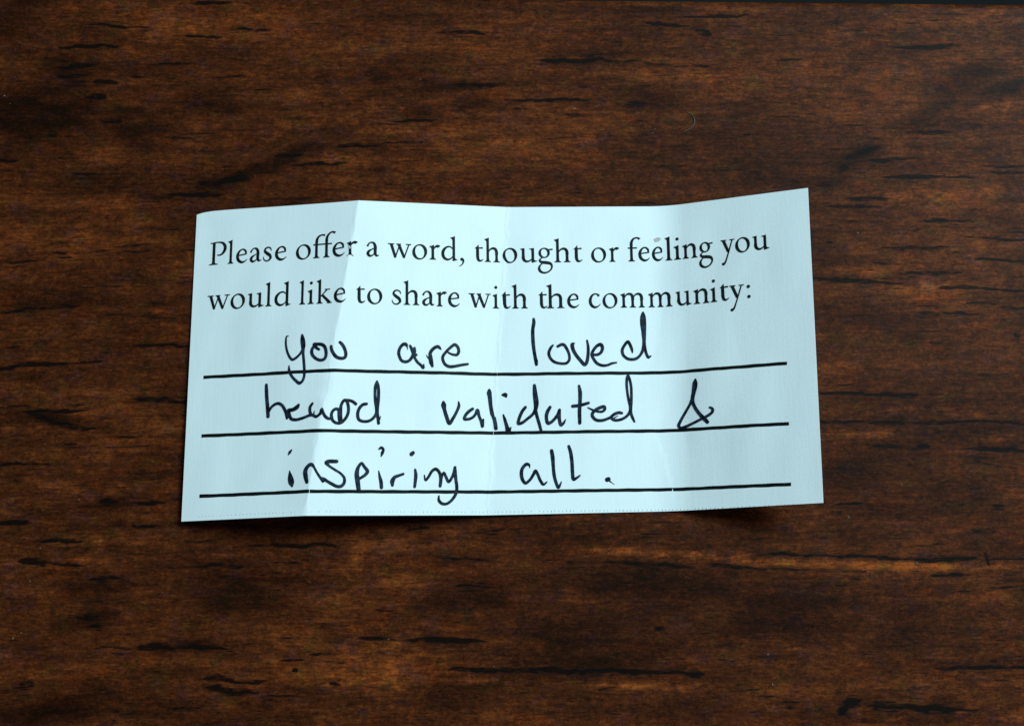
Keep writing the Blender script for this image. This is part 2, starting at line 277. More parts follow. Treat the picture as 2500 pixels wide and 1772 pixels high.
STAINS_AND_SHEEN = [(-63.774,81.89,15.6,9.75,10,-0.6),
(-47.74,80.58,11.09,7.18,0,-0.5),
(-37.724,83.447,9.19,5.91,0,-0.35),
(-67.775,97.51,7.92,11.22,0,-0.45),
(-59.259,87.908,9.83,5.24,-20,-0.4),
(-36.562,96.314,23.28,3.66,0,0.15),
(-27.625,75.108,13.7,2.28,25,-0.5),
(-35.655,71.963,10.38,1.95,14,-0.4),
(-54.982,70.51,9.66,3.22,0,-0.25),
(-2.107,87.038,7.99,1.66,0,-0.5),
(1.22,84.566,6.65,1.66,0,-0.5),
(-7.064,82.745,3.97,2.32,0,-0.5),
(-12.893,73.789,5.89,0.98,0,-0.35),
(-9.69,80.79,29.7,9.9,0,0.2),
(-19.473,75.842,9.82,1.96,0,0.25),
(64.126,92.356,51.18,27.3,0,0.1),  # sheen at the upper right, painted as a broad lighter patch
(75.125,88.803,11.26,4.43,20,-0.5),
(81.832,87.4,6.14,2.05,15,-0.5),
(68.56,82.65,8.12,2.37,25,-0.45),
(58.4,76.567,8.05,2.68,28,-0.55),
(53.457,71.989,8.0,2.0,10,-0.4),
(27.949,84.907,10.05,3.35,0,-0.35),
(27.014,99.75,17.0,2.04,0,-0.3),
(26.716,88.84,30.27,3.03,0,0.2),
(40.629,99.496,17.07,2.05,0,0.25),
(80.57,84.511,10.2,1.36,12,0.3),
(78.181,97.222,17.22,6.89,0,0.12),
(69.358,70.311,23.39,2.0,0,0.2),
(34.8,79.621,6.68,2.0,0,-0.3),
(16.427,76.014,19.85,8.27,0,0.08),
(-58.451,36.734,10.08,1.96,-8,-0.5),
(-62.479,42.517,4.5,1.69,0,-0.3),
(-61.556,63.025,20.15,2.59,3,0.2),
(-57.843,49.551,14.2,3.41,0,0.08),
(-49.684,25.08,5.55,2.5,0,-0.4),
(-58.1,53.704,14.27,2.57,5,-0.25),
(-45.482,29.863,13.96,5.58,0,-0.12),
(-57.804,26.507,13.85,3.88,0,0.18),
(-52.566,31.865,11.17,1.67,0,0.12),
(-51.651,40.48,19.73,1.13,0,0.15),
(70.43,60.304,34.9,28.55,0,0.08),  # the painted sheen continued down the right side as lighter wood
(57.233,51.537,15.66,5.01,-6,-0.25),
(69.448,47.076,18.77,6.26,0,-0.12),
(66.959,56.064,22.09,1.89,-4,0.3),
(57.726,34.382,10.45,1.84,0,0.35),
(56.089,58.64,9.46,1.58,0,0.3),
(65.652,37.631,24.74,1.86,0,0.15),
(57.37,28.7,15.28,7.64,0,-0.3),
(67.306,60.951,19.03,1.9,0,0.15),
(52.114,43.906,6.2,2.48,0,0.2),
(68.104,54.448,8.19,0.95,-8,0.3),
(74.641,33.892,9.27,1.85,0,0.2),
(-51.706,13.519,12.12,3.33,0,-0.45),
(-50.861,9.299,7.84,3.32,0,-0.45),
(-54.371,-2.215,10.11,2.97,0,-0.5),
(-59.583,-4.215,11.85,3.26,0,-0.5),
(-37.7,5.341,12.67,2.11,0,-0.3),
(-31.898,11.912,12.78,6.7,0,-0.4),
(1.75,12.659,12.31,6.16,0,-0.45),
(-1.305,-1.413,12.71,3.63,0,-0.5),
(-12.111,15.775,15.38,8.0,0,0.25),
(-11.928,2.209,21.2,7.88,0,0.25),
(-16.608,9.719,12.2,4.88,0,0.15),
(-52.056,19.613,12.2,2.75,0,0.25),
(-54.045,17.175,9.12,1.82,0,0.2),
(1.727,0.489,10.93,0.91,-1,0.35),
(-57.241,5.457,11.99,6.0,0,-0.1),
(-8.898,2.19,7.28,9.1,0,0.12),
(-54.551,10.519,4.83,2.72,0,0.25),
(27.889,17.608,28.08,1.37,-3,0.5),
(55.986,15.945,37.69,1.07,-1.5,0.55),
(23.058,-0.396,19.54,1.04,-3,0.5),
(19.233,6.207,24.58,7.99,0,-0.4),
(43.161,10.015,18.65,8.08,0,-0.35),
(21.558,13.482,21.7,2.79,-2,-0.35),
(61.755,8.393,9.36,6.24,0,-0.25),
(30.516,3.135,9.22,2.46,0,0.2),
(64.7,5.945,8.1,3.74,0,0.15),
(67.336,-0.395,18.57,4.33,0,0.2),
(44.22,0.058,15.37,3.69,0,-0.15),
(33.343,-3.429,27.47,3.66,0,-0.25),
(59.423,20.443,31.6,3.79,0,-0.05),
(15.47,19.669,18.69,3.43,0,-0.15),
(72.841,10.169,9.41,7.84,0,0.1)]
LINT = [[32.579,83.047],[33.402,82.625],[33.773,81.74],[33.581,81.03],[32.991,80.389],[32.072,79.854]]
DUST = [[-67.318,83.797],[-68.218,85.023],[-7.103,88.076],[-17.131,82.228],[15.887,83.482],[27.818,80.361],[27.467,79.724],[-58.701,18.72],[-59.77,14.223],[-60.508,7.26],[-61.567,6.522],[-10.825,6.14],[-14.267,0.802],[3.557,2.408],[53.397,22.657],[62.666,16.134],[41.166,3.82],[41.594,-0.223],[57.216,64.272],[53.493,22.496],[61.242,27.166],[-53.774,25.373]]
SPOT = [68.159,39.335]
SPECKS = [[6.668,28.635],[29.744,21.414],[32.937,15.362],[29.545,13.372],[58.094,18.718],[69.228,30.577]]

# ------------------------------------------------------------------ node helpers
def material(name):
    m = bpy.data.materials.new(name)
    m.use_nodes = True
    nt = m.node_tree
    return m, nt, nt.nodes['Principled BSDF']

def node(nt, kind, **kw):
    n = nt.nodes.new(kind)
    for k, v in kw.items():
        setattr(n, k, v)
    return n

def maths(nt, op, a, b=None, c=None, clamp=False):
    n = node(nt, 'ShaderNodeMath', operation=op, use_clamp=clamp)
    for i, x in enumerate((a, b, c)):
        if x is None:
            continue
        if isinstance(x, (int, float)):
            n.inputs[i].default_value = x
        else:
            nt.links.new(x, n.inputs[i])
    return n.outputs[0]

def noise(nt, vec, scale, detail=2.0, rough=0.5, dist=0.0):
    n = node(nt, 'ShaderNodeTexNoise')
    n.inputs['Scale'].default_value = scale
    n.inputs['Detail'].default_value = detail
    n.inputs['Roughness'].default_value = rough
    n.inputs['Distortion'].default_value = dist
    nt.links.new(vec, n.inputs['Vector'])
    return n.outputs['Fac']

def mapping(nt, src, scale=(1, 1, 1), loc=(0, 0, 0), rot=(0, 0, 0)):
    n = node(nt, 'ShaderNodeMapping')
    n.inputs['Scale'].default_value = scale
    n.inputs['Location'].default_value = loc
    n.inputs['Rotation'].default_value = rot
    nt.links.new(src, n.inputs['Vector'])
    return n.outputs[0]

def mix(nt, fac, a, b, blend='MIX'):
    n = node(nt, 'ShaderNodeMix', data_type='RGBA', blend_type=blend)
    for sock, x in ((n.inputs[0], fac), (n.inputs[6], a), (n.inputs[7], b)):
        if isinstance(x, (int, float)):
            sock.default_value = x
        elif isinstance(x, tuple):
            sock.default_value = (*x, 1)
        else:
            nt.links.new(x, sock)
    return n.outputs[2]

def smooth(nt, x, lo, hi, t0=0.0, t1=1.0):
    n = node(nt, 'ShaderNodeMapRange', interpolation_type='SMOOTHSTEP')
    n.inputs['From Min'].default_value = lo
    n.inputs['From Max'].default_value = hi
    n.inputs['To Min'].default_value = t0
    n.inputs['To Max'].default_value = t1
    nt.links.new(x, n.inputs['Value'])
    return n.outputs['Result']

# ------------------------------------------------------------------ wood
def wood_material():
    m, nt, b = material('stained_wood')
    tc = node(nt, 'ShaderNodeTexCoord').outputs['Object']
    mm = mapping(nt, tc, (1000, 1000, 1000))
    # slow wander of the grain
    def attr(name):
        return node(nt, 'ShaderNodeAttribute', attribute_name=name).outputs['Fac']
    fleck, stain = attr('fleck'), attr('stain')  # stain also carries the sheen painted into the wood colour
    broad = noise(nt, mapping(nt, mm, (0.35, 1.0, 1.0)), 0.10, 3, 0.55, 0.3)
    band = noise(nt, mapping(nt, mm, (0.13, 1.0, 1.0)), 0.5, 4, 0.62, 0.25)
    fine = noise(nt, mapping(nt, mm, (0.16, 1.0, 1.0), (0, 9, 0)), 1.9, 4, 0.72, 0.5)
    mott = noise(nt, mapping(nt, mm, (0.75, 1.0, 1.0), (31, 7, 0)), 0.5, 4, 0.65, 0.6)
    hue_r = noise(nt, mapping(nt, mm, (0.8, 1.0, 1.0), (3, 50, 0)), 0.36, 3, 0.6, 0.6)
    hue_g = noise(nt, mapping(nt, mm, (0.8, 1.0, 1.0), (80, 11, 0)), 0.33, 3, 0.6, 0.6)
    hue_o = noise(nt, mapping(nt, mm, (0.6, 1.0, 1.0), (41, 90, 0)), 0.30, 3, 0.6, 0.6)
    grit = noise(nt, mapping(nt, mm, (0.8, 1.0, 1.0), (5, 5, 0)), 1.9, 4, 0.78, 0.9)
    strand = noise(nt, mapping(nt, mm, (0.22, 1.0, 1.0), (11, 63, 0)), 3.4, 2, 0.6, 0.5)
    ticks = noise(nt, mapping(nt, mm, (0.34, 1.0, 1.0), (17, 3, 0)), 1.9, 2.5, 0.65, 1.2)
    # tone 0..1
    t = maths(nt, 'MULTIPLY_ADD', maths(nt, 'SUBTRACT', broad, 0.5), 0.7, 0.465)
    for src, k in ((band, 0.62), (mott, 0.52), (fine, 0.55), (grit, 0.98), (strand, 0.45)):
        t = maths(nt, 'MULTIPLY_ADD', maths(nt, 'SUBTRACT', src, 0.5), k, t)
    brk = maths(nt, 'MULTIPLY_ADD', maths(nt, 'SUBTRACT', mott, 0.5), 1.8, 1.0)
    brk = maths(nt, 'MULTIPLY_ADD', maths(nt, 'SUBTRACT', fine, 0.5), 1.6, brk)
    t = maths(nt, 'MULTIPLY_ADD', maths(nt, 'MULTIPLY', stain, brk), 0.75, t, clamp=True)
    ramp = node(nt, 'ShaderNodeValToRGB')
    e = ramp.color_ramp.elements
    e[0].position = 0.0
    e[0].color = (0.0090, 0.0028, 0.0011, 1)
    e[1].position = 1.0
    e[1].color = (0.32, 0.064, 0.0105, 1)
    for p, c in ((0.25, (0.0265, 0.0060, 0.0021, 1)), (0.5, (0.067, 0.0146, 0.0041, 1)), (0.75, (0.152, 0.0330, 0.0076, 1))):
        k = e.new(p)
        k.color = c
    nt.links.new(t, ramp.inputs[0])
    c = ramp.outputs[0]
    c = mix(nt, smooth(nt, hue_r, 0.52, 0.68, 0, 0.7), c, (0.80, 0.92, 2.3), 'MULTIPLY')      # purplish patches
    c = mix(nt, smooth(nt, hue_g, 0.53, 0.68, 0, 0.6), c, (0.74, 1.18, 0.9), 'MULTIPLY')      # olive patches
    c = mix(nt, smooth(nt, hue_o, 0.53, 0.68, 0, 0.6), c, (1.35, 1.02, 0.75), 'MULTIPLY')     # rusty patches
    c = mix(nt, smooth(nt, ticks, 0.58, 0.68, 0, 0.5), c, (0.010, 0.004, 0.002))              # small random pores
    fibre = noise(nt, mapping(nt, mm, (0.10, 1.0, 1.0), (2, 77, 0)), 3.2, 3, 0.7, 0.5)
    f = fleck
    for src, k in ((fine, 0.7), (fibre, 2.2), (strand, 1.0), (grit, 1.2)):
        f = maths(nt, 'MULTIPLY_ADD', maths(nt, 'SUBTRACT', src, 0.5), k, f)
    fm = smooth(nt, f, 0.16, 0.76, 0, 0.95)
    fm = maths(nt, 'MULTIPLY', fm, smooth(nt, fleck, 0.02, 0.30))
    c = mix(nt, fm, c, (0.0042, 0.0026, 0.0022))
    nt.links.new(c, b.inputs['Base Color'])
    b.inputs['Roughness'].default_value = 0.45
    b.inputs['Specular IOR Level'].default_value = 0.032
    bump = node(nt, 'ShaderNodeBump')
    bump.inputs['Strength'].default_value = 0.15
    bump.inputs['Distance'].default_value = 0.0001
    h = maths(nt, 'MULTIPLY_ADD', grit, 0.35, maths(nt, 'MULTIPLY', fm, -1.0))
    h = maths(nt, 'MULTIPLY_ADD', fine, 0.5, h)
    nt.links.new(h, bump.inputs['Height'])
    nt.links.new(bump.outputs[0], b.inputs['Normal'])
    return m

rng = np.random.default_rng(5)

def vnoise(x, y, seed):
    """value noise on arrays"""
    xi, yi = np.floor(x).astype(np.int64), np.floor(y).astype(np.int64)
    fx, fy = x - xi, y - yi
    fx, fy = fx * fx * (3 - 2 * fx), fy * fy * (3 - 2 * fy)
    def h(a, b):
        n = (a * 374761393 + b * 668265263 + seed * 974711) & 0xffffffff
        n = ((n ^ (n >> 13)) * 1274126177) & 0xffffffff
        return ((n ^ (n >> 16)) & 0xffff) / 65535.0
    return (h(xi, yi) * (1 - fx) + h(xi + 1, yi) * fx) * (1 - fy) + (h(xi, yi + 1) * (1 - fx) + h(xi + 1, yi + 1) * fx) * fy

def build_table():
    # back edge of the table: a nearly straight line at the top right of the view
    X0, Y0 = 37.28350, 101.31104
    slope = -0.00225
    dx = 0.21
    xs = np.concatenate([np.linspace(-420, -88, 24)[:-1], np.arange(-88, 88, dx), np.linspace(88, 420, 24)])
    ys = np.concatenate([np.linspace(-420, -28, 24)[:-1], np.arange(-28, Y0 - 1.2, dx)])
    # rounded front of the back edge
    rim = [(Y0 - 1.0 + 1.0 * math.sin(a), -1.0 + math.cos(a)) for a in np.linspace(0, math.pi / 2, 6)]
    yy = np.concatenate([ys, [r[0] for r in rim], [Y0]])
    zz = np.concatenate([np.zeros(len(ys)), [r[1] for r in rim], [-24.0]])
    GX, GY = np.meshgrid(xs, yy)
    GZ = np.repeat(zz[:, None], len(xs), 1)
    GY = GY + slope * (GX - X0)
    ny, nx = GX.shape
    co = np.stack([GX, GY, GZ], -1).reshape(-1, 3) * MM
    idx = np.arange(nx * ny).reshape(ny, nx)
    quads = np.stack([idx[:-1, :-1], idx[:-1, 1:], idx[1:, 1:], idx[1:, :-1]], -1).reshape(-1, 4)
    # underside and the other three sides
    n0 = len(co)
    bot = np.array([[xs[0], yy[0]], [xs[-1], yy[0]], [xs[-1], Y0], [xs[0], Y0]])
    bco = np.array([[x, y + slope * (x - X0), -24.0] for x, y in bot]) * MM
    me = bpy.data.meshes.new('table_top')
    polys = [list(map(int, q)) for q in ([n0 + 3, n0 + 2, n0 + 1, n0],)]
    polys.append([int(i) for i in idx[0, ::-1]] + [n0, n0 + 1])
    polys.append([int(i) for i in idx[:, 0]] + [n0 + 3, n0])
    polys.append([int(i) for i in idx[::-1, -1]] + [n0 + 1, n0 + 2])
    allco = np.concatenate([co, bco])
    nq = len(quads)
    loops = np.concatenate([quads.ravel()] + [np.array(p) for p in polys])
    starts = np.concatenate([np.arange(nq) * 4, nq * 4 + np.cumsum([0] + [len(p) for p in polys[:-1]])])
    me.vertices.add(len(allco))
    me.vertices.foreach_set('co', allco.astype(np.float32).ravel())
    me.loops.add(len(loops))
    me.loops.foreach_set('vertex_index', loops.astype(np.int32))
    me.polygons.add(len(starts))
    me.polygons.foreach_set('loop_start', starts.astype(np.int32))
    me.update(calc_edges=True)
    me.validate()
    sm = np.zeros(len(me.polygons), dtype=bool)
    sm[:nq] = True
    me.polygons.foreach_set('use_smooth', sm)
    # pores and stain of the wood, plus sheen painted in as lighter patches
    fl = np.zeros(GX.shape)
    st = np.zeros(GX.shape)
    w1 = vnoise(GX * 0.5, GY * 3.0, 3) - 0.5
    w2 = vnoise(GX * 1.6, GY * 5.0, 9) - 0.5
    wob = (vnoise(GX * 0.35, GY * 0.02, 21) - 0.5) * 0.5 + (vnoise(GX * 1.1, GY * 0.05, 22) - 0.5) * 0.18

    def window(x, y, r):
        i0, i1 = np.searchsorted(xs, x - r), np.searchsorted(xs, x + r)
        yb = y - slope * (x - X0)
        j0, j1 = np.searchsorted(ys, yb - r), np.searchsorted(ys, yb + r)
        return slice(j0, j1), slice(i0, i1)

    def add_fleck(x, y, ln, th, ang, s):
        w = window(x, y, ln / 2 + th + 1)
        if w[0].stop <= w[0].start or w[1].stop <= w[1].start:
            return
        a = math.radians(ang)
        X, Y = GX[w] - x, GY[w] - y
        long_ = ln > 4 * th
        p = (X * math.cos(a) + Y * math.sin(a)) / (ln / 2 * 1.55)
        q = -X * math.sin(a) + Y * math.cos(a) + (wob[w] if long_ else 0)
        pp = np.clip(1 - p * p, 0, 1)
        half = th * 0.50 * pp ** 1.1 * (1.0 + 0.8 * w1[w]) + 0.05 * pp + 1e-4
        v = np.exp(-(q / half) ** 2 * 0.9) * np.clip(pp * 1.5, 0, 1) * (1.05 + 0.9 * w2[w])
        fl[w] = np.maximum(fl[w], v * s)

    for f in FLECKS:
        add_fleck(*f)
    # fine short pores everywhere between the large ones
    r = random.Random(11)
    for k in range(520):
        add_fleck(r.uniform(-80, 92), r.uniform(-26, Y0 - 2), r.uniform(1.5, 7.0), r.uniform(0.18, 0.34),
                  r.gauss(0, 1.5), r.uniform(0.28, 0.56))
    # the wood goes on outside the view
    r = random.Random(4)
    for k in range(700):
        x, y = r.uniform(-400, 400), r.uniform(-400, Y0)
        if abs(x) < 84 and y > -24:
            continue
        add_fleck(x, y, r.uniform(6, 30), r.uniform(0.6, 1.4), r.uniform(-2, 2), r.uniform(0.6, 1))
    for x, y, ln, th, ang, s in STAINS_AND_SHEEN:
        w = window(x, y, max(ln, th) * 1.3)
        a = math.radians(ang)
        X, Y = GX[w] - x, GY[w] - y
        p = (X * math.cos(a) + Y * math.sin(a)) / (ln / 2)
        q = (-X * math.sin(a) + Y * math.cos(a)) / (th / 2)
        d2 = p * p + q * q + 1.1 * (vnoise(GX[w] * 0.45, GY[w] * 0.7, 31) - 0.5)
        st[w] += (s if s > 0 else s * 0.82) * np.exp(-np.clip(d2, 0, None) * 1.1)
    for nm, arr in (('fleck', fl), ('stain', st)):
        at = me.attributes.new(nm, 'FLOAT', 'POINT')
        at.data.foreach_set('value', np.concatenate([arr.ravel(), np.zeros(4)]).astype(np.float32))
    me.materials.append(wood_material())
    o = bpy.data.objects.new('table_top', me)
    col.objects.link(o)
    o['kind'] = 'structure'
    return o

build_table()

# dark floor below the table's far edge
def build_floor():
    m, nt, b = material('dark_floor')
    n = noise(nt, node(nt, 'ShaderNodeTexCoord').outputs['Object'], 6, 4)
    nt.links.new(mix(nt, n, (0.004, 0.004, 0.004), (0.010, 0.008, 0.007)), b.inputs['Base Color'])
    b.inputs['Roughness'].default_value = 0.9
    bm = bmesh.new()
    vs_ = [bm.verts.new(p) for p in ((-2, -2, -0.72), (2, -2, -0.72), (2, 2, -0.72), (-2, 2, -0.72))]
    bm.faces.new(vs_)
    me = bpy.data.meshes.new('floor')
    bm.to_mesh(me)
    bm.free()
    me.materials.append(m)
    o = bpy.data.objects.new('floor', me)
    col.objects.link(o)
    o['kind'] = 'structure'

build_floor()

# ------------------------------------------------------------------ the folded slip of paper
CT = [Vector(p) for p in CARD_TOP]
CB = [Vector(p) for p in CARD_BOTTOM]
HALF = {1: 0.016, 2: 0.022, 3: 0.13}          # how softly each crease bends, in panel widths

def uv_to_st(u, v):
    t = v / CARD_H
    cr = [CREASE_BOTTOM[i] * (1 - t) + CREASE_TOP[i] * t for i in range(5)]
    i = 0
    while i < 3 and u > cr[i + 1]:
        i += 1
    return i + (u - cr[i]) / (cr[i + 1] - cr[i]), t

def st_to_uv(s, t):
    i = max(0, min(3, int(math.floor(s))))
    a = s - i
    cr = [CREASE_BOTTOM[k] * (1 - t) + CREASE_TOP[k] * t for k in range(5)]
    return cr[i] * (1 - a) + cr[i + 1] * a, t * CARD_H

def ripple(u, v):
    return (0.07 * math.sin(u * 0.31 + v * 0.11 + 1.0) + 0.05 * math.sin(u * 0.83 - v * 0.23)
            + 0.05 * math.sin(v * 0.27 + u * 0.05)) * min(1, u / 6, (90 - u) / 6, v / 5, (CARD_H - v) / 5)

def card_point(u, v):
    s, t = uv_to_st(u, v)
    C = [CB[i].lerp(CT[i], t) for i in range(5)]
    def lin(x):
        i = max(0, min(3, int(math.floor(x))))
        return C[i].lerp(C[i + 1], x - i)
    p = lin(s)
    for i, h in HALF.items():
        if i == 1:
            h *= 1.0 + 2.6 * math.exp(-((v - 18.0) / 5.5) ** 2)      # the fold is softer half way down
        # the fold is ragged: how far it reaches to either side wanders along its length
        a = h * (1.0 + (0.45 * math.sin(v * 0.63 + i * 2.1) + 0.3 * math.sin(v * 1.9 + i) if i < 3 else 0.0))
        b = h * (1.0 + (0.45 * math.sin(v * 0.47 + i * 1.3 + 2) + 0.3 * math.sin(v * 1.5 + i) if i < 3 else 0.0))
        if -a < s - i < b:
            k = (s - (i - a)) / (a + b)
            p = lin(i - a) * (1 - k) ** 2 + C[i] * (2 * k * (1 - k)) + lin(i + b) * k ** 2
    # broken fibres stand up a little along the two sharp folds
    ridge = 0.0
    for i, amp in ((1, 0.030), (2, 0.045)):
        d = (s - i) * 21.0 - 0.10 * math.sin(v * 1.1 + i) - 0.06 * math.sin(v * 2.7)
        if abs(d) < 1.0:
            ridge += amp * (0.65 + 0.35 * math.sin(v * 3.1 + i) * math.sin(v * 1.3)) * math.exp(-(d / 0.20) ** 2)
    return p + Vector((0, 0, ridge + (max(-0.04, ripple(u, v)) if p.z > 0.4 else 0)))

def card_normal(u, v):
    e = 0.15
    a = card_point(min(u + e, 90), v) - card_point(max(u - e, 0), v)
    b = card_point(u, min(v + e, CARD_H)) - card_point(u, max(v - e, 0))
    n = a.cross(b)
    n.normalize()
    return n if n.z > 0 else -n

def card_xyz(u, v, lift):
    u = max(0.0, min(90.0, u))
    v = max(0.0, min(CARD_H, v))
    return (card_point(u, v) + card_normal(u, v) * lift) * MM

def top_edge(u):
    """the upper edge is cut a little convex near its left end, with a rounded corner"""
    return 0.0 if u > 24 else 0.5 * (1 - math.exp(-u / 1.4)) * (1 - u / 24.0) ** 1.4

def paper_material():
    m, nt, b = material('white_paper')
    mm = mapping(nt, node(nt, 'ShaderNodeTexCoord').outputs['Object'], (1000, 1000, 1000))
    fib = noise(nt, mapping(nt, mm, (1.0, 0.10, 1.0), rot=(0, 0, math.radians(-3))), 2.2, 3, 0.6)
    cloud = noise(nt, mm, 0.35, 3, 0.6)
    k = maths(nt, 'MULTIPLY_ADD', maths(nt, 'SUBTRACT', fib, 0.5), 0.28, maths(nt, 'MULTIPLY_ADD', maths(nt, 'SUBTRACT', cloud, 0.5), 0.35, 0.5), clamp=True)
    c = mix(nt, k, (0.80, 0.80, 0.80), (0.88, 0.88, 0.875))
    nt.links.new(c, b.inputs['Base Color'])
    b.inputs['Roughness'].default_value = 0.62
    b.inputs['Specular IOR Level'].default_value = 0.25
    bump = node(nt, 'ShaderNodeBump')
    bump.inputs['Strength'].default_value = 0.14
    bump.inputs['Distance'].default_value = 0.0001
    nt.links.new(maths(nt, 'ADD', fib, noise(nt, mm, 5.0, 2)), bump.inputs['Height'])
    nt.links.new(bump.outputs[0], b.inputs['Normal'])
    return m

def build_card():
    sv = set()
    for i in range(4):
        for k in range(0, 25):
            sv.add(round(i + k / 24.0, 5))
    for i, h in HALF.items():
        for k in range(-12, 13):
            sv.add(round(i + 1.3 * h * k / 12.0, 5))
    for i in (1, 2):
        for k in range(-14, 15):
            sv.add(round(i + 0.0028 * k, 5))
    for k in range(12):
        sv.add(round(0.002 * (k ** 1.7), 5))
    sv = sorted(sv)
    nt_ = 110
    top, low = [], []
    for j in range(nt_ + 1):
        t = j / nt_
        rt, rl = [], []
        for s in sv:
            u, v = st_to_uv(s, t)
            p = card_point(u, v)
            n = card_normal(u, v)
            # rows near the upper edge follow its slightly convex cut
            wgt = max(0.0, (t - 0.90) / 0.10)
            if wgt > 0:
                d = (CT[0] - CB[0]).normalized()
                p = p + d * (top_edge(u) * wgt)
            q = p - n * 0.24
            q.z = max(q.z, 0.012)
            p = p.copy()
            p.z = max(p.z, 0.06)
            rt.append(p * MM)
            rl.append(q * MM)
        top.append(rt)
        low.append(rl)
    ns = len(sv)
    verts = [p for r in top for p in r] + [p for r in low for p in r]
    N = ns * (nt_ + 1)
    faces = []
    for j in range(nt_):
        for i in range(ns - 1):
            a = j * ns + i
            faces.append((a, a + 1, a + ns + 1, a + ns))
            faces.append((N + a + ns, N + a + ns + 1, N + a + 1, N + a))
    def side(a_ids):
        # its own vertices, so that the sheet stays smooth and the cut edge crisp
        n0 = len(verts)
        verts.extend(verts[a] for a in a_ids)
        verts.extend(verts[N + a] for a in a_ids)
        n = len(a_ids)
        for k in range(n - 1):
            faces.append((n0 + k, n0 + n + k, n0 + n + k + 1, n0 + k + 1))
    side(list(range(ns)))
    side([j * ns + ns - 1 for j in range(nt_ + 1)])
    side([nt_ * ns + i for i in range(ns)][::-1])
    side([j * ns for j in range(nt_ + 1)][::-1])
    me = bpy.data.meshes.new('paper_slip')
    me.from_pydata([tuple(v) for v in verts], [], faces)
    for p in me.polygons[:2 * nt_ * (ns - 1)]:
        p.use_smooth = True
    me.materials.append(paper_material())
    o = bpy.data.objects.new('paper_slip', me)
    col.objects.link(o)
    o['label'] = 'small creased white paper slip with printed prompt and handwritten message, lying on dark wood'
    o['category'] = 'paper slip'
    return o

card = build_card()

# ------------------------------------------------------------------ ink
def ink_material(name, a, b_, rough=0.5):
    m, nt, b = material(name)
    mm = mapping(nt, node(nt, 'ShaderNodeTexCoord').outputs['Object'], (1000, 1000, 1000))
    n = noise(nt, mm, 1.6, 3, 0.6)
    nt.links.new(mix(nt, smooth(nt, n, 0.35, 0.7), a, b_), b.inputs['Base Color'])
    b.inputs['Roughness'].default_value = rough
    b.inputs['Specular IOR Level'].default_value = 0.06
    return m

PRINT_INK = ink_material('black_printing_ink', (0.005, 0.006, 0.006), (0.014, 0.018, 0.018))
RULE_INK = ink_material('black_rule_ink', (0.003, 0.004, 0.004), (0.007, 0.009, 0.008))
PEN_INK = ink_material('dark_pen_ink', (0.004, 0.006, 0.009), (0.024, 0.034, 0.062), 0.4)
SPOT_MAT = ink_material('brown_spot', (0.50, 0.40, 0.36), (0.62, 0.52, 0.46), 0.7)
FAINT_MAT = ink_material('faint_print', (0.50, 0.55, 0.56), (0.68, 0.72, 0.72), 0.7)

